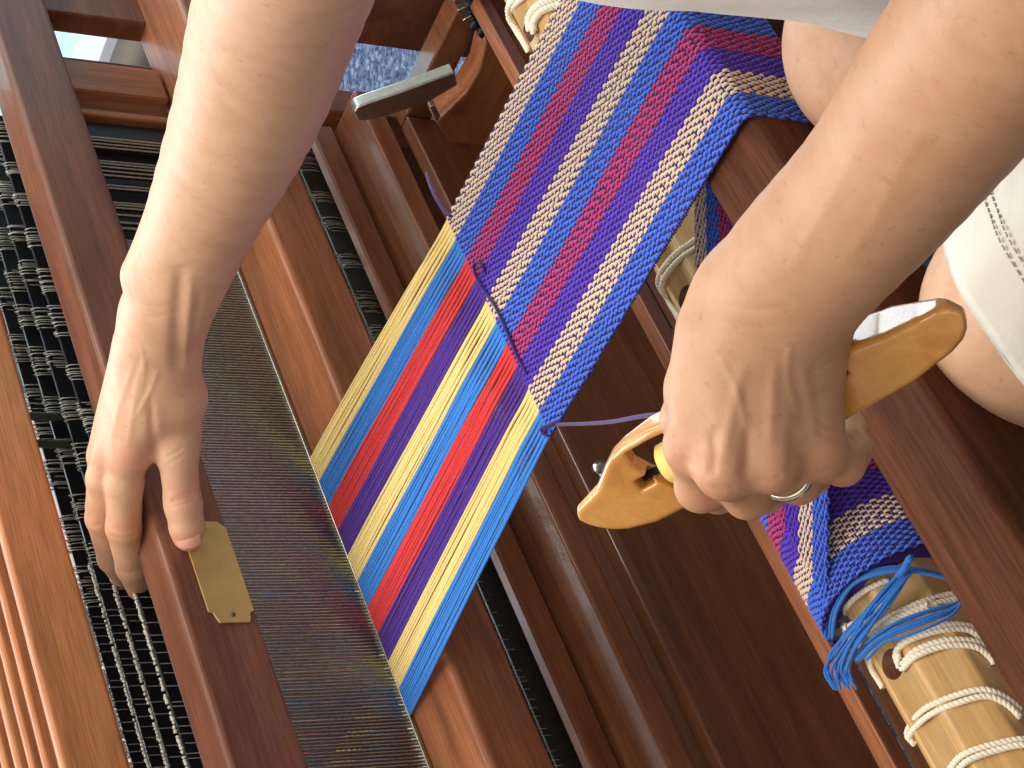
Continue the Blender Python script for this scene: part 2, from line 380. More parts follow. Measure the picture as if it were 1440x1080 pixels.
# side frame, far end
prism('side_post', [(-.66, -.217), (-.62, -.217), (-.62, -.03), (-.66, -.03)], 'z', FLOOR + .01, -.12, M['walnut'], loom, .004)
prism('side_post', [(-.66, -.340), (-.62, -.340), (-.62, -.302), (-.66, -.302)], 'z', FLOOR, .15, M['cherry_z'], loom, .004)
prism('side_post', [(-.66, -.66), (-.62, -.66), (-.62, -.60), (-.66, -.60)], 'z', FLOOR, .20, M['cherry_z'], loom, .004)
prism('side_rail', [(-.570, -.246), (-.541, -.246), (-.541, -.221), (-.570, -.221)], 'y', -.253, .21, M['cherry_y'], loom, .003) if 0 else \
    prism('side_rail', [(-.570, -.250), (-.541, -.250), (-.541, -.221), (-.570, -.221)], 'y', -.2535, .21, M['varnish'], loom, .003)
prism('side_panel', rect(-.60, -.342, FLOOR + .02, -.13), 'x', -.652, -.632, M['walnut'], loom, .003)
# front board standing on edge under the warp, the guide boards behind it
prism('front_board', rect(-.252, -.235, -.383, -.220), 'x', -.5385, X1, M['varnish'], loom, .0025)
prism('guide_board', rect(-.328, -.256, -.215, -.190), 'x', -.60, X1, M['cherry'], loom, .004)
prism('guide_bar', rect(-.3187, -.305, -.186, -.160), 'x', -.60, X1, M['cherry'], loom, .003)
prism('thin_rail', rect(-.072, -.057, -.215, -.200), 'x', -.52, X1, M['cherry'], loom, .002)
# carriage bolt in the front board
bp = at(848, 662, y=-.235)
lathe('bolt', bp, bp + np.array([0, .006, 0]), [(0, .0105), (.3, .0102), (.7, .0075), (1, .003)], M['steel'], loom, 18)
prism('tread_board', rect(-.2345, -.02, -.425, -.403), 'x', -.60, X1, M['walnut'], loom, .003)
# breast beam
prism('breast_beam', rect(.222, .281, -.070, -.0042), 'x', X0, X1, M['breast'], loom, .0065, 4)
# back beam and warp beam, behind the heddles
prism('back_beam', rect(-.80, -.745, -.055, -.003), 'x', X0, X1, M['cherry'], loom, .006)
prism('lower_beam', rect(-.62, -.50, -.50, -.46), 'x', X0, X1, M['walnut'], loom, .004)
prism('back_board', rect(-.70, -.68, -.62, -.12), 'x', X0, X1, M['walnut'], loom, .003)  # added as a dark backdrop, hides the lit floor behind the heddles

# heddle shafts
def heddle_mesh():
    a = np.linspace(0, 2 * np.pi, 9); ring = lambda zc: np.stack([0 * a, .0032 * np.sin(a), zc + .0120 * np.cos(a)], 1)
    parts = [tube_arr(ring(.140), .0005, 5), tube_arr(ring(-.1725), .0005, 5)]
    z = np.linspace(.128, -.161, 6); parts.append(tube_arr(np.stack([0 * z, .0026 + 0 * z, z], 1), .0006, 4))
    parts.append(tube_arr(np.stack([.0012 * np.sin(a), .0026 + .0 * a, .006 * np.cos(a)], 1), .0005, 4))
    v, f = joined(parts); return mesh('heddle', v, f)
def thin_heddle():
    z = np.linspace(.150, -.165, 6); return mesh('heddle', *tube_arr(np.stack([0 * z, .0026 + 0 * z, z], 1), .00042, 4))
tmesh = thin_heddle(); tmesh.materials.append(M['heddle'])
hmesh = heddle_mesh(); hmesh.materials.append(M['heddle']); hmesh.shade_smooth()
for k, y in enumerate((-.348, -.378, -.408, -.438)):
    shaft = empty('heddle_shaft', (0, y, 0)); shaft.parent = loom; shaft.location = Vector((0, y + .1, -FLOOR))
    prism('top_bar', rect(y - .0015, y + .0015, .130, .150), 'x', -.615, X1, M['black'], shaft, .0006, 2)
    prism('lower_bar', rect(y - .0015, y + .0015, -.186, -.160), 'x', -.615, X1, M['greybar'], shaft, .0006, 2)
    xs = []
    x = -.605
    while x < -.10:
        n = rng.integers(6, 14)
        for j in range(n): xs.append(x); x += rng.uniform(.0022, .0036)
        x += rng.uniform(.012, .036)
    x = -.10
    while x < .33: xs.append(x); x += rng.uniform(.006, .0135)
    for x in xs:
        o = bpy.data.objects.new('heddle', hmesh if x < -.10 else tmesh); COL.objects.link(o); o.parent = shaft
        o.location = (x, 0, rng.normal(0, .0006)); o.rotation_euler = (rng.normal(0, .006), rng.normal(0, .004), rng.normal(0, .25))
    parts = []; a = np.linspace(0, 2 * np.pi, 8)
    x = -.12
    while x < .34:
        ln = rng.uniform(.0013, .0032); wd_ = rng.uniform(.0012, .0019); q = rng.normal(0, .0003); t = rng.normal(0, .0006)
        parts.append(tube_arr(np.array([[x, y + q, .1515], [x + ln * .2, y + q, .1517], [x + ln * .8, y + q + t, .1517], [x + ln, y + q + t, .1515]]), np.array([.0004, wd_, wd_, .0004]), 6))
        x += ln + rng.choice([.0003, .0006, .0009, .0030], p=[.4, .3, .2, .1])
    v_, f_ = joined(parts); tag(link('heddle_loops', mesh('heddle_loops', v_, f_), M['loop'], shaft), kind='stuff')
# two threaded hooks standing between the castle and the shafts
for (xa, z0, z1, r) in ((-.2755, .112, .168, .0042), (-.244, .118, .152, .0040)):
    n = 40; prof = [(i / n, r * (.80 + .2 * (i % 2))) for i in range(n + 1)]
    lathe('threaded_rod', (xa, -.398, z0 + .022), (xa, -.398, z1 + .03), prof, M['greybar'], loom, 12)
    lathe('rod_nut', (xa, -.398, z0), (xa, -.398, z0 + .022), [(0, .006), (.1, .0068), (.9, .0068), (1, .006)], M['steel'], loom, 6)

# cloth beam: pale octagonal beam with cord holes
CBY, CBZ, AP = .0365, -.184, .0374
octo = [(CBY + AP / math.cos(math.pi / 8) * math.cos(math.pi / 8 + k * math.pi / 4), CBZ + AP / math.cos(math.pi / 8) * math.sin(math.pi / 8 + k * math.pi / 4)) for k in range(8)]
cbeam = prism('cloth_beam', octo, 'x', -.60, X1, M['maple'], loom, .0022, 2)
def on_beam(px, py, r=.0415):
    d = ROT @ np.array([(px - CX) / F, (py - CY) / F, 1.]); o = CAM
    oy, oz, dy, dz = o[1] - CBY, o[2] - CBZ, d[1], d[2]
    a, b, c = dy * dy + dz * dz, oy * dy + oz * dz, oy * oy + oz * oz - r * r
    q = b * b - a * c
    t = (-b - math.sqrt(q)) / a if q > 0 else -b / a
    return o + d * t
def octr(P, lift):
    """push a point to the octagon's skin plus lift"""
    P = np.array(P, float); a = math.atan2(P[2] - CBZ, P[1] - CBY); k = round(a / (math.pi / 4)) * math.pi / 4
    rr = AP / math.cos(a - k) + lift; return np.array([P[0], CBY + rr * math.cos(a), CBZ + rr * math.sin(a)])
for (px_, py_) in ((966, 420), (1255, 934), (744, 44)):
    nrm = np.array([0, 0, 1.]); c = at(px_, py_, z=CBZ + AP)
    cutter = lathe('cord_hole', c - nrm * .02, c + nrm * .006, [(0, .0100), (1, .0100)], M['walnut'], None, 24)  # dark brown bore walls: the hole's shade put into the colour
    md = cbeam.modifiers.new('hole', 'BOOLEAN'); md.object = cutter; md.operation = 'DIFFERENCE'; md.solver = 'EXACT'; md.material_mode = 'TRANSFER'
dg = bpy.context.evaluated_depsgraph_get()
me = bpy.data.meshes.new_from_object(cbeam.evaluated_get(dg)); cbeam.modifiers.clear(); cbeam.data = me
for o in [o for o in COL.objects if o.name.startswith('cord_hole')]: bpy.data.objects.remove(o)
def wrap_cord(px_pts, r=.0022, lift=.0022, parent=None, name='tie_cord', m=None):
    P = [octr(on_beam(*p), lift) for p in px_pts]
    v, f = cord_arr(P, r); return link(name, mesh(name, v, f), m or M['cord'], parent)
for pts in ([(1262, 938), (1258, 918), (1278, 901), (1320, 886), (1362, 884), (1384, 900)], [(1263, 928), (1262, 912), (1282, 896), (1322, 879), (1364, 878), (1386, 892)],
            [(1265, 942), (1290, 922), (1330, 907), (1370, 908), (1390, 918), (1400, 930)], [(1267, 934), (1288, 914), (1330, 899), (1370, 900), (1394, 910), (1402, 922)],
            [(1277, 1050), (1271, 1032), (1296, 998), (1345, 976), (1385, 970), (1415, 980), (1438, 996)], [(1283, 1048), (1278, 1034), (1304, 1006), (1350, 986), (1388, 979), (1415, 989), (1436, 1006)],
            [(1330, 1085), (1352, 1063), (1390, 1047), (1440, 1040), (1470, 1050)], [(1342, 1085), (1362, 1070), (1396, 1055), (1440, 1049), (1470, 1060)],
            [(1238, 968), (1218, 940), (1224, 910), (1252, 882), (1276, 868), (1310, 858)], [(1230, 962), (1213, 935), (1218, 905), (1246, 877), (1270, 862), (1305, 850)],
            [(1180, 872), (1190, 852), (1216, 830), (1248, 814)], [(1206, 912), (1232, 878), (1286, 848), (1345, 832), (1360, 838)], [(1212, 918), (1238, 885), (1290, 856), (1345, 840), (1362, 846)],
            [(952, 452), (928, 428), (923, 396), (942, 362), (978, 334)], [(958, 448), (936, 424), (932, 398), (950, 368), (984, 342)]):
    wrap_cord(pts, parent=cbeam)
for q in range(5):
    wrap_cord([(738 - 3 * q, 75 - q * 2), (716 - q, 52 - 6 * q), (716 + q, 20 - 9 * q), (742, -8 - 7 * q), (775, -26 - 7 * q)], .0030, .003, cbeam)
wrap_cord([(744, 42), (742, 26), (756, 10), (778, -2), (800, -10)], .0034, .003, cbeam); wrap_cord([(750, 46), (749, 32), (762, 18), (784, 6), (800, 0)], .0034, .003, cbeam)
for q in range(4): wrap_cord([(1158 + 9 * q, 908 - 2 * q), (1166 + 9 * q, 892 - 3 * q), (1182 + 8 * q, 884 - 2 * q)], .003, .0045, cbeam)
# ratchet end: rounded bracket, toothed wheel, steel pawl lever
def xplate(name, px, x0, x1, m, bev=.003):
    poly = [tuple(at(p[0], p[1], x=x1)[1:]) for p in px]; return prism(name, poly, 'x', x0, x1, m, loom, bev)
xplate('bracket', [(672, -30), (680, 20), (683, 62), (674, 100), (656, 130), (630, 156), (612, 172), (632, 200), (668, 232), (722, 205), (790, 120), (800, -30)], -.535, -.505, M['cherry_y'], .003)
gp = []
for k in range(8):
    for da, rr in ((0, 88), (.45, 88), (.55, 98), (.95, 98)):
        a = math.radians(188 - (k + da) * 9.0); gp.append((735 + rr * math.cos(a), -25 + rr * math.sin(a)))
for k in range(8): a = math.radians(116 + k * 9.6); gp.append((735 + (84 - 5.5 * k) * math.cos(a), -25 + (84 - 5.5 * k) * math.sin(a)))
wheel = xplate('ratchet_wheel', gp, -.502, -.494, M['black'], 0)
for k in range(4):
    a0, a1 = math.radians(188 - (k + 1.52) * 9.0), math.radians(188 - (k + 1.98) * 9.0)
    q = [(735 + r_ * math.cos(a), -25 + r_ * math.sin(a)) for r_, a in ((86, a0), (100, a0), (100, a1), (86, a1))]
    poly = [tuple(at(p[0], p[1], x=-.4925)[1:]) for p in q]; prism('tooth', poly, 'x', -.4938, -.4925, M['silver'], wheel, .0004, 2)  # bright pieces on the black wheel imitate light on its teeth
xplate('pawl_lever', [(498, 159), (503, 151), (514, 146), (562, 130), (640, 101), (644, 120), (600, 146), (540, 165), (512, 171), (503, 169)], -.452, -.438, M['steel'], .002)
xplate('pawl_plate', [(605, 150), (612, 148), (620, 164), (614, 172)], -.500, -.492, M['steel'], .001)

# ------------------------------------------------------------------ the woven band: warp, cloth, and the cloth wound on the beam
band = tag(empty('woven_band', (0, .1, 0)), 'striped handwoven band in yellow, blue, red and purple stretched across the loom', 'cloth')
RB = .056; PY = .281; ZB = -.0475
def cloth_path():
    P = [(0., 0.)]; n = int(.2735 / .00147)
    for i in range(1, n + 1): P.append((.2735 * i / n, 0.))
    for a in np.linspace(90, -90, 44)[1:]:
        pass
    r = .0075
    for a in np.linspace(90, 0, 9)[1:]: P.append((.2735 + r * math.cos(math.radians(a)), -r + r * math.sin(math.radians(a))))
    for z in np.linspace(-r, -.0660, 24)[1:]: P.append((.281, z))
    for a in np.linspace(0, -115, 12)[1:]: P.append((.2735 + r * math.cos(math.radians(a)), -.0660 + r * math.sin(math.radians(a))))
    # tangent from the last point to the roll, arriving over its far top side
    p = np.array(P[-1]); c = np.array([CBY, CBZ]); d = np.linalg.norm(p - c); base = math.atan2(p[1] - c[1], p[0] - c[0]); al = base + math.acos(RB / d)
    q = c + RB * np.array([math.cos(al), math.sin(al)]); L = np.linalg.norm(q - p); m = int(L / .00147)
    iA = len(P)
    for i in range(1, m + 1): P.append(tuple(p + (q - p) * i / m))
    iB = len(P)
    for i in range(1, 262): a = al + i * .00147 / RB; P.append((c[0] + RB * math.cos(a), c[1] + RB * math.sin(a)))
    return np.array(P), iA, iB
CP, iA, iB = cloth_path()
S = np.concatenate([[0], np.cumsum(np.linalg.norm(np.diff(CP, axis=0), axis=1))])
TT = np.gradient(CP, axis=0); TT /= np.linalg.norm(TT, axis=1)[:, None]; NN = np.stack([-TT[:, 1], TT[:, 0]], 1)
SHIFT = np.zeros(len(CP)); SHIFT[iA:iB] = np.linspace(0, 1, iB - iA); SHIFT[iB:] = 1; SHIFT = SHIFT * .172
PER = .0088
NT = 100
names = ['yellow', 'blue', 'red', 'purple'] * 2 + ['yellow', 'blue']
xf = lambda i: -.109 + .00215 * (i + .5) + .0001 * math.sin(i * 1.7)
def warp_thread(i):
    x0, x1 = -.123 + .00259 * (i + .5), xf(i)
    y = np.array([-.76, -.60, -.44, -.40, -.29, -.278, -.21, -.14, -.07, -.035, -.012, .0005])
    up = 1 if i % 2 else -1
    z = np.array([0, 0, .002 * up, .002 * up, .0012, .0012, .0014, .001, .0008, .0006 * up + .0006, .0005 * up, 0])
    x = np.where(y < -.278, x0, x0 + (x1 - x0) * ((y + .278) / .278) ** .8 if False else x0 + (x1 - x0) * np.clip((y + .278) / .278, 0, 1))
    x = x + np.where((y > -.27) & (y < -.02), rng.normal(0, .00036, len(y)), 0); z = z + np.where((y > -.27) & (y < -.02), rng.normal(0, .0003, len(y)), 0)
    return tube_arr(smooth_path(np.stack([x, y, z], 1), 3), .00108 + rng.normal(0, .00006), 6)
def cloth_thread(i):
    ph = math.pi * (i % 2) + .5 * math.sin(i * .9) + rng.normal(0, .22); s = np.sin(S / PER * 2 * np.pi + ph + .25 * np.sin(S * 40 + i * .13))
    off = (.00095 + .00015 * np.sin(S * 61 + i * 2.7)) * np.sign(s) * np.abs(s) ** .65; hw = (.00093 + .00046 * np.clip(s, 0, 1) ** .7) * (1 + .07 * math.sin(i * 5.1) + .06 * np.sin(S * 130 + i * 1.9)); hh = .00085
    wob = .00012 * np.sin(S * 900 + i * 2.3)
    P = np.stack([xf(i) + SHIFT + wob + .0006 * (S > 0) * np.sin(S * 23.), CP[:, 0] + NN[:, 0] * off, CP[:, 1] + NN[:, 1] * off], 1)
    k = 6; a = np.arange(k) * 2 * np.pi / k + .5; V = np.zeros((len(S), k, 3))
    V[:] = P[:, None]; V[:, :, 0] += hw[:, None] * np.cos(a)[None]
    V[:, :, 1] += NN[:, 0][:, None] * hh * np.sin(a)[None]; V[:, :, 2] += NN[:, 1][:, None] * hh * np.sin(a)[None]
    n = len(S); ii, jj = np.meshgrid(np.arange(n - 1), np.arange(k), indexing='ij'); j2 = (jj + 1) % k
    return V.reshape(-1, 3), np.stack([ii * k + jj, ii * k + j2, (ii + 1) * k + j2, (ii + 1) * k + jj], -1).reshape(-1, 4)
for st in range(10):
    c = names[st]
    v_, f_ = joined([warp_thread(i) for i in range(st * 10, st * 10 + 10)]); link('warp_stripe', mesh('warp_stripe', v_, f_), M['w_' + c], band)['label'] = c + ' stripe of bare warp threads'
    v_, f_ = joined([cloth_thread(i) for i in range(st * 10, st * 10 + 10)]); o = link('woven_stripe', mesh('woven_stripe', v_, f_), M['c_' + c], band); o['label'] = {'yellow': 'cream', 'blue': 'blue', 'red': 'magenta', 'purple': 'violet'}[c] + ' woven stripe'
parts = []
for k in range(int(S[-1] / (PER / 4))):
    s = (k + .0) * PER / 4 + .001; y = np.interp(s, S, CP[:, 0]); z = np.interp(s, S, CP[:, 1]); sh = np.interp(s, S, SHIFT)
    xs = np.linspace(xf(0) - .0016, xf(99) + .0016, 8) + rng.normal(0, .0003)
    parts.append(tube_arr(np.stack([xs + sh, y + 0 * xs, z + 0 * xs], 1), .00082, 6))
v_, f_ = joined(parts); link('weft', mesh('weft', v_, f_), M['weft'], band)
lathe('rolled_core', (xf(0) + .172, CBY, CBZ), (xf(99) + .172, CBY, CBZ), [(0, RB - .0018), (1, RB - .0018)], M['weft'], band, 48)
# loose weft: loop lying over the fell, tail at the far edge, strand running to the shuttle
zf = lambda px, py, h: at(px, py, z=h)
tube('weft_yarn', [zf(742, 528, .0018), zf(727, 500, .0026), zf(712, 465, .003), zf(697, 432, .003), zf(680, 408, .0032), zf(668, 385, .0034), zf(668, 370, .0036), zf(678, 372, .003), zf(682, 384, .002)], .0011, M['weft'], band)
tube('weft_yarn', [zf(600, 242, -.012), zf(604, 258, -.006), zf(614, 280, 0), zf(626, 298, .002), zf(636, 305, .0015)], .0013, M['weft'], band)

# ------------------------------------------------------------------ boat shuttle
SA, SB = at(818, 728, 1.068), at(1360, 452, .962)
sl = SB - SA; SL = np.linalg.norm(sl); sl /= SL
sv = -(ROT @ np.array([(1080 - CX) / F, (590 - CY) / F, 1.])); sv /= np.linalg.norm(sv)
su = ROT @ np.array([-.47, -.88, 0]); su -= sl * (su @ sl); su -= sv * (su @ sv); su /= np.linalg.norm(su)
ph = math.radians(27); sn = sv * math.cos(ph) - su * math.sin(ph); sn -= sl * (sn @ sl); sn /= np.linalg.norm(sn); ss = np.cross(sn, sl); ss *= np.sign(ss @ su)
def sh_pt(t, s, n): return SA + sl * (t * SL) + ss * s + sn * n
shuttle = tag(empty('boat_shuttle', tuple(sh_pt(.5, 0, -.02))), 'honey coloured wooden boat shuttle gripped in the hand, with an open yarn well', 'shuttle')
h_ = .0009; tt = np.arange(-.005, SL + .005, h_); s_ = np.arange(-.028, .030, h_); n_ = np.arange(-.036, .012, h_)
T, Sg, Ng = np.meshgrid(tt, s_, n_, indexing='ij'); tn = T / SL
pw = lambda x, a: np.clip(x, 0, 1) ** a
hi = .001 * np.interp(tn, [-.012, -.004, .0075, .04, .081, .13, .164, .2, .27, .5, .73, .83, .92, .965, .985, 1.0, 1.006, 1.012], [-4, 3, 6.2, 8.2, 11, 18.7, 23, 25, 25.4, 20, 15.6, 13, 12.4, 13.0, 12, 8.5, 6, 2])
lo = .001 * np.interp(tn, [-.012, -.004, .004, .019, .045, .074, .14, .24, .5, .64, .83, .935, .97, .99, 1.0, 1.006, 1.012], [-4, 2, 6, 10.4, 15.5, 19, 22.8, 23, 21, 19.5, 16.7, 11.5, 8, 4, 0, -4, -8])
cen = (hi - lo) / 2; wd = (hi + lo) / 2; s0 = Sg - cen
bot = -.001 * np.interp(tn, [0, .06, .13, .2, .27, .5, .73, .85, .92, .97, 1], [5, 7, 9, 12, 17, 26, 29, 26, 18, 11, 6])
top = .0035 * np.interp(tn, [0, .1, .3, .7, .9, 1], [.6, .3, 0, 0, .3, .6])
rr = .0042
d1 = np.abs(s0) - wd + rr; mid = (top + bot) / 2; d2 = np.abs(Ng - mid) - (top - bot) / 2 + rr
sd = np.sqrt(np.maximum(d1, 0) ** 2 + np.maximum(d2, 0) ** 2) + np.minimum(np.maximum(d1, d2), 0) - rr
ct0 = SL * np.interp(Sg, [-.016, -.012, .002, .012, .021], [.262, .238, .203, .185, .193]); ct1 = .60 * SL
c1 = np.maximum(np.maximum(Sg - (hi - .0042), -(lo - .0070) - Sg), np.maximum(ct0 - T, T - ct1)); c2 = c1
slot = np.maximum(np.maximum(np.abs(Sg - .0015) - .0033, np.abs(T - .184 * SL) - .020 * SL), -.009 - Ng)
cav = np.minimum(c2, slot)
eye = np.maximum(np.maximum(np.abs(Sg - .0054) - .0020, np.abs(T - .709 * SL) - .0036), -.006 - Ng)
cav = np.minimum(cav, eye)
k_ = .0016; sd = -smin(-sd.astype(np.float32), cav.astype(np.float32), k_)
fd = Field((0, 0, 0), (.01, .01, .01), h_); fd.lo = np.array([tt[0], s_[0], n_[0]]); fd.h = h_; fd.D = sd.astype(np.float32)
V, Q = fd.surface(); W = SA + V[:, :1] * sl + V[:, 1:2] * ss + V[:, 2:3] * sn
if np.linalg.det(np.array([sl, ss, sn])) < 0: Q = Q[:, ::-1]
link('shuttle_body', mesh('shuttle_body', W, Q), M['honey'], shuttle)
lathe('spindle', sh_pt(.176, .0016, -.005), sh_pt(.40, .002, -.008), [(0, .0021), (1, .0021)], M['black'], shuttle, 12)
lathe('bobbin', sh_pt(.238, .003, -.004), sh_pt(.56, 0, -.009), [(0, .0085), (.02, .0105), (.12, .0108), (.2, .0125), (.9, .0125), (1, .009)], M['bobbin'], shuttle, 24)
tube('weft_yarn', [zf(764, 612, .0022), zf(770, 600, .0032), zf(786, 597, .004), at(820, 596, 1.33), at(860, 593, 1.22), at(905, 585, 1.09), at(935, 583, 1.045)], .0012, M['weft'], band)
tube('weft_yarn', [zf(776, 614, .001), zf(768, 612, .002), zf(762, 607, .0028), zf(764, 601, .0034), zf(774, 597, .0036), zf(790, 590, .0026)], .0012, M['weft'], band)

# ------------------------------------------------------------------ the weaver
def J(px, py, d, r): return (at(px, py, d), r)
H = .0015
# right arm, hand over the beater
A = Field(at(300, 300, 1.4) - np.array([.26, .42, .22]), at(300, 300, 1.4) + np.array([.24, .40, .24]), H)
fl = lambda f: (VIEW, f)
def limb(fld, arm, f):
    P = smooth_path(np.array([np.append(p, r) for p, r in arm]), 4)
    for p, q in zip(P[:-1], P[1:]): fld.add(p[:3], q[:3], p[3], q[3], .002, fl(f))
arm = [J(452, -150, 1.10, .0460), J(395, 0, 1.245, .0500), J(349, 150, 1.35, .0468), J(291, 290, 1.445, .0392), J(265, 352, 1.482, .0362), J(244, 410, 1.508, .0330), J(226, 462, 1.53, .0300)]
limb(A, arm, .86)
A.add(*[x for x in (at(230, 440, 1.53), at(213, 560, 1.555))], .0295, .0270, .012, fl(.72))
A.add(at(256, 330, 1.475), at(196, 385, 1.50), .02, .0115, .014)            # ulnar knob
for (p, r0, q, r1) in (((236, 480, 1.540), .019, (184, 640, 1.575), .0150), ((222, 480, 1.540), .019, (158, 638, 1.590), .0140), ((206, 485, 1.545), .018, (146, 640, 1.618), .0125), ((196, 490, 1.55), .017, (143, 640, 1.645), .0115)):
    A.add(at(*p), at(*q), r0, r1, .012)
A.add(at(240, 500, 1.548), at(254, 560, 1.562), .0195, .0175, .012)
A.add(at(254, 560, 1.562), at(249, 626, 1.577), .0180, .0155, .010)
A.add(at(222, 600, 1.578), at(200, 625, 1.585), .012, .012, .012)
A.chain([J(251, 612, 1.575, .0150), J(250, 640, 1.577, .0148), J(256, 700, 1.585, .0132), J(258, 712, 1.586, .0136), J(263, 742, 1.590, .0128), J(264, 756, 1.592, .0108)], .004, .006)
A.chain([J(182, 632, 1.575, .0140), J(175, 680, 1.592, .0138), J(174, 742, 1.607, .0132), J(184, 798, 1.640, .0112), J(195, 828, 1.668, .0092)], .004, .005)
A.chain([J(156, 632, 1.590, .0132), J(146, 672, 1.605, .0130), J(143, 728, 1.630, .0122), J(157, 785, 1.668, .0108), J(172, 812, 1.695, .0088)], .004, .0035)
A.chain([J(146, 640, 1.618, .0122), J(142, 712, 1.655, .0115), J(158, 768, 1.692, .0100), J(172, 790, 1.712, .0085)], .004, .003)
A.chain([J(143, 645, 1.645, .0112), J(146, 700, 1.680, .0102), J(160, 745, 1.708, .0090)], .004, .003)
VA, QA = A.surface()
# left arm, fist closed over the shuttle
B = Field(at(1180, 330, .98) - np.array([.22, .23, .20]), at(1180, 330, .98) + np.array([.22, .26, .20]), H)
arm = [J(1620, -230, .74, .044), J(1490, -60, .81, .0445), J(1352, 108, .880, .0415), J(1240, 256, .928, .0372), J(1128, 378, .964, .0358), J(1083, 447, .984, .0358)]
limb(B, arm, .80)
B.add(at(1078, 440, .984), at(1064, 560, .990), .0355, .0375, .012, fl(.50))
for (p, r0, q, r1) in (((1020, 480, .985), .0175, (976, 622, .998), .0128), ((1050, 480, .980), .0185, (1020, 652, .984), .0138), ((1090, 480, .980), .0185, (1084, 645, .982), .0130), ((1125, 480, .985), .0175, (1150, 628, .992), .0128)):
    B.add(at(*p), at(*q), r0, r1, .010)
B.add(at(1010, 475, .994), at(980, 545, 1.004), .0180, .0140, .012)         # base of the thumb
B.chain([J(980, 545, 1.004, .0140), J(962, 590, 1.020, .0110), J(975, 630, 1.045, .0105), J(1010, 640, 1.058, .0090)], .004, .006)
B.chain([J(976, 624, .998, .0126), J(986, 684, 1.018, .0118), J(1010, 690, 1.050, .0105), J(1040, 660, 1.075, .0090), J(1050, 630, 1.078, .008)], .005, .0032)
B.chain([J(1022, 654, .984, .0134), J(1052, 694, 1.010, .0115), J(1075, 690, 1.046, .0105), J(1090, 655, 1.074, .0090), J(1095, 625, 1.076, .008)], .005, .0032)
B.chain([J(1086, 648, .982, .0128), J(1122, 676, 1.008, .0106), J(1138, 668, 1.042, .0100), J(1140, 635, 1.070, .0088), J(1140, 605, 1.073, .008)], .005, .0032)
B.chain([J(1150, 630, .992, .0126), J(1184, 650, 1.006, .0106), J(1196, 634, 1.030, .0096), J(1192, 604, 1.058, .0086), J(1185, 585, 1.062, .0075)], .005, .0030)
# knuckles, valleys between them, wrist crease
for (x, y, d, r) in ((976, 630, .9965, .0122), (1021, 662, .9815, .0125), (1084, 654, .9815, .0115), (1148, 640, .990, .0115)): B.add(at(x, y, d), at(x, y + 1, d), r, r, .008)
VB, QB = B.surface()
def relief(V, Q, lines):
    """raise or sink the skin along lines: tendons, veins, the folds over joints. (points, depth range, width in mm, height in mm)"""
    n = np.zeros_like(V); fn = np.cross(V[Q[:, 2]] - V[Q[:, 0]], V[Q[:, 3]] - V[Q[:, 1]])
    for k in range(4): np.add.at(n, Q[:, k], fn)
    n /= np.linalg.norm(n, axis=1)[:, None] + 1e-12; c = (V - CAM) @ ROT; u = c[:, :2] / c[:, 2:] * F + np.array([CX, CY]); face = np.clip(-(n @ VIEW), 0, 1) ** .5
    out = np.zeros(len(V))
    for pts, wmm, hmm in lines:
        best = np.full(len(V), 1e9); P = smooth_path(np.array(pts, float), 6); L = len(P); endf = np.zeros(len(V))
        for i in range(L - 1):
            a, b = P[i], P[i + 1]; d = b - a; t = np.clip(((u - a) @ d) / (d @ d), 0, 1); r = np.linalg.norm(u - a - t[:, None] * d, axis=1) * c[:, 2] / F
            q = r < best; best = np.where(q, r, best); endf = np.where(q, (i + t) / (L - 1), endf)
        out += hmm * .001 * np.exp(-(best / (wmm * .001)) ** 2) * np.clip(np.minimum(endf, 1 - endf) * 6, 0, 1) ** .6
    return V + n * (out * face)[:, None]
VA = relief(VA, QA, [
    (((254, 372), (251, 420), (249, 460), (250, 530)), 5.0, -2.6), (((283, 410), (274, 455), (268, 510)), 2.6, -1.2), (((270, 385), (265, 450), (262, 520)), 2.6, .9),
    (((238, 708), (256, 702), (277, 698)), 1.4, -.9), (((240, 714), (258, 709), (276, 705)), 1.3, -.7), (((241, 701), (257, 696), (273, 692)), 1.2, -.6), (((233, 644), (245, 638), (258, 630)), 1.3, -.6), (((236, 652), (248, 646), (262, 638)), 1.3, -.5),
    (((212, 560), (215, 610), (221, 655)), 3.2, -1.5), (((152, 752), (172, 757), (196, 751)), 1.3, -.6), (((154, 742), (174, 747), (196, 741)), 1.2, -.45), (((164, 802), (180, 806), (200, 800)), 1.1, -.45), (((122, 735), (132, 740), (143, 737)), 1.2, -.5),
    (((205, 500), (190, 560), (180, 630)), 2.6, .8), (((190, 505), (168, 570), (154, 630)), 2.4, .7), (((222, 520), (212, 548), (190, 590)), 1.7, .6), (((196, 480), (204, 520), (196, 560)), 1.6, .5),
    (((196, 425), (222, 432), (250, 424)), 1.2, -.35), (((192, 441), (215, 447), (236, 442)), 1.2, -.3)])
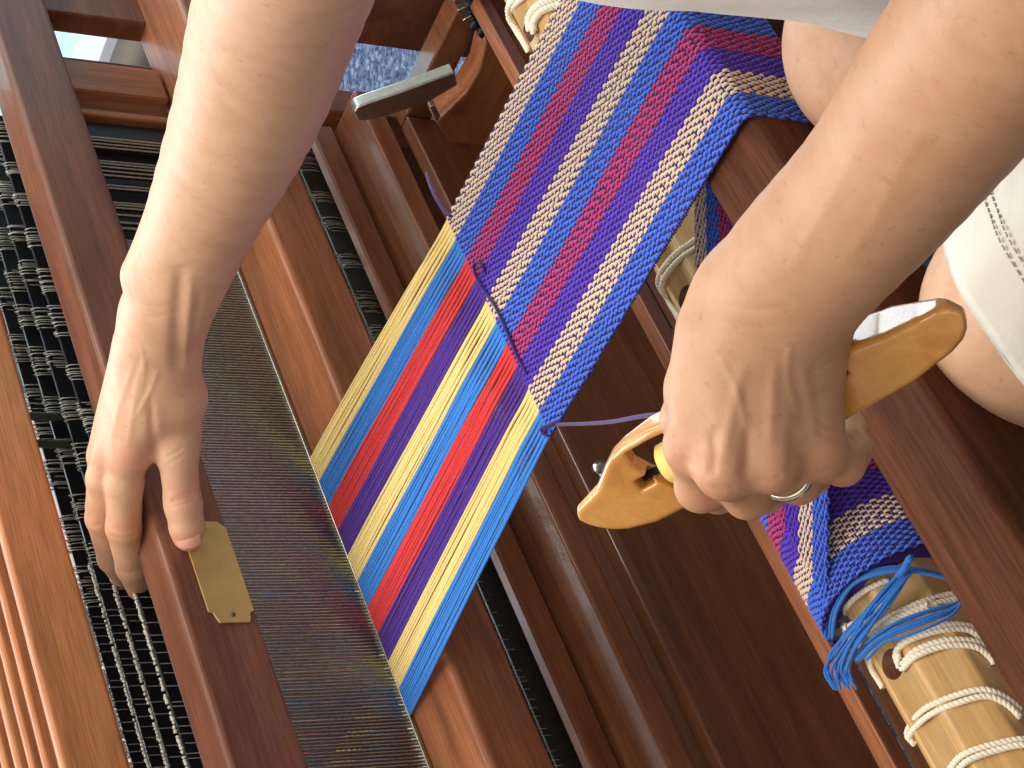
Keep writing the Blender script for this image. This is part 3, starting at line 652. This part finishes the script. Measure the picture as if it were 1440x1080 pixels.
VB = relief(VB, QB, [
    (((1046, 510), (1030, 580), (1018, 640)), 2.8, .8), (((1090, 505), (1086, 570), (1082, 632)), 2.8, .7), (((1130, 508), (1138, 570), (1146, 620)), 2.6, .6),
    (((1002, 600), (1004, 640), (1000, 672)), 2.6, -1.2), (((1052, 600), (1050, 640), (1046, 678)), 2.6, -1.2), (((1116, 595), (1117, 635), (1112, 672)), 2.6, -1.0),
    (((1132, 528), (1155, 517), (1182, 502)), 1.1, -.6), (((1140, 514), (1160, 503), (1184, 489)), 1.0, -.5), (((1128, 542), (1156, 532), (1184, 522)), 1.0, -.45),
    (((1010, 500), (1036, 545), (1048, 600)), 1.7, .6), (((1112, 480), (1108, 530), (1122, 580)), 1.6, .5), (((1150, 590), (1166, 600), (1184, 604)), 1.1, -.5), (((1146, 604), (1164, 614), (1186, 618)), 1.1, -.5),
    (((958, 640), (972, 650), (986, 652)), 1.1, -.5), (((1000, 684), (1020, 688), (1036, 684)), 1.1, -.5), (((1062, 672), (1084, 676), (1102, 668)), 1.1, -.5), (((968, 668), (984, 676), (1000, 700)), 1.1, -.45), (((1026, 690), (1048, 700), (1070, 694)), 1.0, -.4),
    (((1010, 425), (1060, 436), (1120, 430)), 1.2, -.35), (((1004, 448), (1050, 460), (1100, 458)), 1.1, -.3), (((1215, 190), (1185, 250), (1150, 310), (1105, 390)), 3.2, .4), (((1310, 170), (1262, 240), (1230, 310), (1185, 375)), 3.4, .4)])
# trunk, upper arms and legs at a coarser step
Cc = Field((-.32, .10, FLOOR - .02), (.62, .95, .58), .006)
sR, sL = np.array([-.10, .56, .46]), np.array([.30, .61, .46])
Cc.add((.10, .62, -.02), (.10, .56, .42), .105, .11, .05)
Cc.add(sR, sL, .07, .07, .05); Cc.add((.10, .56, .48), (.10, .55, .56), .055, .055, .04)
Cc.add(sR, at(452, -150, 1.10), .052, .046, .03); Cc.add(sL, at(1620, -230, .74), .052, .044, .03)
k1, k2 = at(1262, 62, 1.265), at(1464, 440, 1.165)
hip1, hip2 = np.array([.05, .74, -.24]), np.array([.36, .74, -.26])
Cc.add(hip1, k1, .085, .062, .04); Cc.add(hip2, k2, .085, .058, .04)
for kk in (k1, k2):
    Cc.add(kk, (kk[0] + .02, kk[1] - .20, FLOOR + .09), .057, .040, .03); Cc.add((kk[0] + .02, kk[1] - .20, FLOOR + .06), (kk[0] + .02, kk[1] - .36, FLOOR + .03), .042, .034, .02)
VC, QC = Cc.surface()
V = np.concatenate([VA, VB, VC]); Q = np.concatenate([QA, QB + len(VA), QC + len(VA) + len(VB)])
pm = mesh('person', V, Q); fl_a = np.zeros(len(V))
for (x, y, d, r) in ((974, 640, .995, .013), (1018, 672, .982, .014), (1082, 664, .982, .013), (1150, 650, .99, .013), (990, 692, 1.012, .010), (1056, 702, 1.004, .010), (1186, 662, 1.0, .011),
                     (176, 742, 1.595, .013), (262, 765, 1.582, .011), (195, 832, 1.66, .014), (180, 640, 1.56, .014), (150, 640, 1.578, .012), (142, 730, 1.62, .012), (257, 700, 1.572, .010)):
    fl_a = np.maximum(fl_a, np.exp(-((V - at(x, y, d)) ** 2).sum(1) / r ** 2))
pm.attributes.new('flush', 'FLOAT', 'POINT').data.foreach_set('value', fl_a.astype(np.float32))
arm_shade_a = np.zeros(len(V)); arm_shade_a[len(VA):len(VA) + len(VB)] = 1.  # painted shade on the left arm only
pm.attributes.new('tan', 'FLOAT', 'POINT').data.foreach_set('value', arm_shade_a.astype(np.float32))
person = link('person', pm, M['skin'])
tag(person, 'weaver in white shirt and shorts, one hand on the beater, the other gripping a shuttle', 'person')
# thumb nail
c = np.array(at(266, 752, 1.592)); ax = at(268, 770, 1.592) - at(263, 742, 1.590); ax /= np.linalg.norm(ax); up = -VIEW - ax * (-VIEW @ ax) + 0; up /= np.linalg.norm(up); sd_ = np.cross(ax, up)
Vn, Fn = [], []; nu, nv = 9, 9
for lay in (0, 1):
    for i in range(nu):
        for j in range(nv):
            a = (i / (nu - 1) - .5) * 2; b = (j / (nv - 1) - .5) * 2
            wv = 1 - .12 * max(0, -b) ** 2; x = a * .0090 * wv * math.sqrt(max(0, 1 - .25 * max(0, b - .3) ** 2)); y = b * .0084 - .0012 * a * a * (1 if b > 0 else -.6)
            zz = .0133 - .0034 * a * a - .0030 * max(0, b) ** 2 - .0003 * b - .0006 * lay
            Vn.append(c + ax * (y + .000) + sd_ * x + up * zz)
for i in range(nu - 1):
    for j in range(nv - 1):
        q = i * nv + j; Fn.append([q, q + 1, q + nv + 1, q + nv]); q += nu * nv; Fn.append([q, q + nv, q + nv + 1, q + 1])
link('thumbnail', pymesh('thumbnail', Vn, Fn), M['nail'], person)
# ring on the ring finger
ra, rb = at(1086, 648, .982), at(1122, 676, 1.008); rd = (rb - ra) / np.linalg.norm(rb - ra); rc = ra + (rb - ra) * .56
e1 = np.cross(rd, [0, 0, 1]); e1 /= np.linalg.norm(e1); e2 = np.cross(rd, e1); a = np.linspace(0, 2 * np.pi, 49)
R_ = .0127; P = rc + R_ * (np.cos(a)[:, None] * e1 + np.sin(a)[:, None] * e2)
parts = []
for off in (-.0014, 0, .0014): parts.append(tube_arr(P + rd * off, 0.0012 if off else .0018, 8))
v_, f_ = joined(parts); ring = tag(link('ring', mesh('ring', v_, f_), M['silver']), 'pale metal ring on the ring finger of the hand holding the shuttle', 'ring')
# clothes
def shell(name, secs, m, k=48, ruff=.003, thick=.0016):
    """secs: (centre, axis-u, radius-u, axis-v, radius-v)"""
    V, Fq = [], []
    for i, (c, u, ru, vv, rv) in enumerate(secs):
        for j in range(k):
            a = 2 * math.pi * j / k; f = 1 + ruff / max(ru, .01) * (math.sin(3 * a + i * .5) + .6 * math.sin(7 * a - i * .9) + .4 * math.sin(11 * a + i * 1.7))
            V.append(np.asarray(c) + np.asarray(u) * ru * math.cos(a) * f + np.asarray(vv) * rv * math.sin(a) * f)
    for i in range(len(secs) - 1):
        for j in range(k): Fq.append([i * k + j, i * k + (j + 1) % k, (i + 1) * k + (j + 1) % k, (i + 1) * k + j])
    o = link(name, pymesh(name, V, Fq), m, person); s = o.modifiers.new('thickness', 'SOLIDIFY'); s.thickness = thick; s.offset = 0
    sb = o.modifiers.new('smooth', 'SUBSURF'); sb.levels = 1; sb.render_levels = 1; return o
def frame_of(d): 
    d = d / np.linalg.norm(d); u = np.cross(d, [0.3, .1, 1.]); u /= np.linalg.norm(u); return u, np.cross(d, u)
ctr = np.array([.095, .512, 0]); secs = []
for z in np.linspace(.035, .43, 15): secs.append((ctr + np.array([0, .0 , z]), np.array([1, 0, 0]), .172 - .02 * max(0, z), np.array([0, 1, 0]), .135))
shell('shirt', secs, M['shirt'], 72, .0035)
for (hp, kn, t0, r0, r1) in ((hip1, k1, .87, .105, .083), (hip2, k2, 1.04, .105, .069)):
    d = kn - hp; u, v2 = frame_of(d); secs = [(hp + d * t, u, r0 + (r1 - r0) * t / t0, v2, r0 + (r1 - r0) * t / t0) for t in np.linspace(.05, t0, 10)]
    secs.append((hp + d * (t0 - .003), u, r1 - .004, v2, r1 - .004)); secs.append((hp + d * (t0 - .08), u, r1 - .004, v2, r1 - .004))
    o = shell('shorts_leg', secs, M['shorts'], 64, .0025)
    parts = []
    for tb in (t0 - .085, t0 - .075):
        for j in range(90):
            a = 2 * math.pi * (j + np.array([0., .3, .6])) / 90; rr_ = r0 + (r1 - r0) * tb / t0 + .0016
            f = 1 + .0025 / rr_ * (np.sin(3 * a + 4.2) + .6 * np.sin(7 * a - 7.6) + .4 * np.sin(11 * a + 14.))
            parts.append(tube_arr(hp + d * tb + (np.cos(a) * rr_ * f)[:, None] * u + (np.sin(a) * rr_ * f)[:, None] * v2, .0006, 4))
    v_, f_ = joined(parts); link('stitching', mesh('stitching', v_, f_), M['stitch'], o)

# bench under the weaver
bench = tag(empty('bench', (.15, .75, FLOOR)), 'dark wooden weaving bench under the seated weaver', 'bench')
prism('seat', rect(.60, .94, -.372, -.342), 'x', -.30, .62, M['walnut'], bench, .005)
for x in (-.24, .54):
    for y in (.63, .87): prism('leg', [(x, y), (x + .05, y), (x + .05, y + .05), (x, y + .05)], 'z', FLOOR, -.3725, M['walnut'], bench, .003)

# ------------------------------------------------------------------ blue yarn tied round the cloth beam
bundle = tag(empty('yarn_tie', tuple(at(1250, 860, z=-.14))), 'loose bundle of bright blue yarn knotted round the pale cloth beam', 'yarn')
for q in range(12):
    e = rng.normal(0, 4, (10, 2)); o6 = (q - 5.5) * 3.0
    pts = [(1186 + o6, 968), (1178 + o6, 945), (1184 + o6, 918), (1206 + o6, 888), (1232 + o6 * .8, 858), (1258 + o6 * .6, 824), (1276 + o6 * .3, 800)]
    P = [on_beam(x + e[i, 0] * .6, y + e[i, 1] * .6, .051 + .0013 * (q % 4)) for i, (x, y) in enumerate(pts)]
    tube('yarn_strand', P, .0010, M['blueyarn'], bundle, 7)
for q in range(7):
    o6 = q * 3.2 + rng.normal(0, 2)
    P = [on_beam(x, y, .049 + .001 * q) for x, y in ((1190 + o6, 930), (1218 + o6, 902), (1262, 872 + o6), (1305, 856 + o6), (1340, 848 + o6 * .6), (1356, 842))]
    tube('yarn_strand', P, .0010, M['blueyarn'], bundle, 7)
for q in range(5):
    o6 = q * 3.2 + rng.normal(0, 2)
    P = [on_beam(x, y, .050 + .001 * q) for x, y in ((1160 + o6, 900), (1166 + o6, 860), (1186 + o6, 826), (1222, 804 + o6 * .7), (1264, 797 + o6 * .6), (1310, 804 + o6 * .4), (1345, 818))]
    tube('yarn_strand', P, .0011, M['blueyarn'], bundle, 7)
tube('yarn_strand', [on_beam(x, y, r) for x, y, r in ((1262, 812, .053), (1272, 800, .060), (1278, 788, .066), (1281, 784, .07))], .0024, M['blueyarn'], bundle, 7)
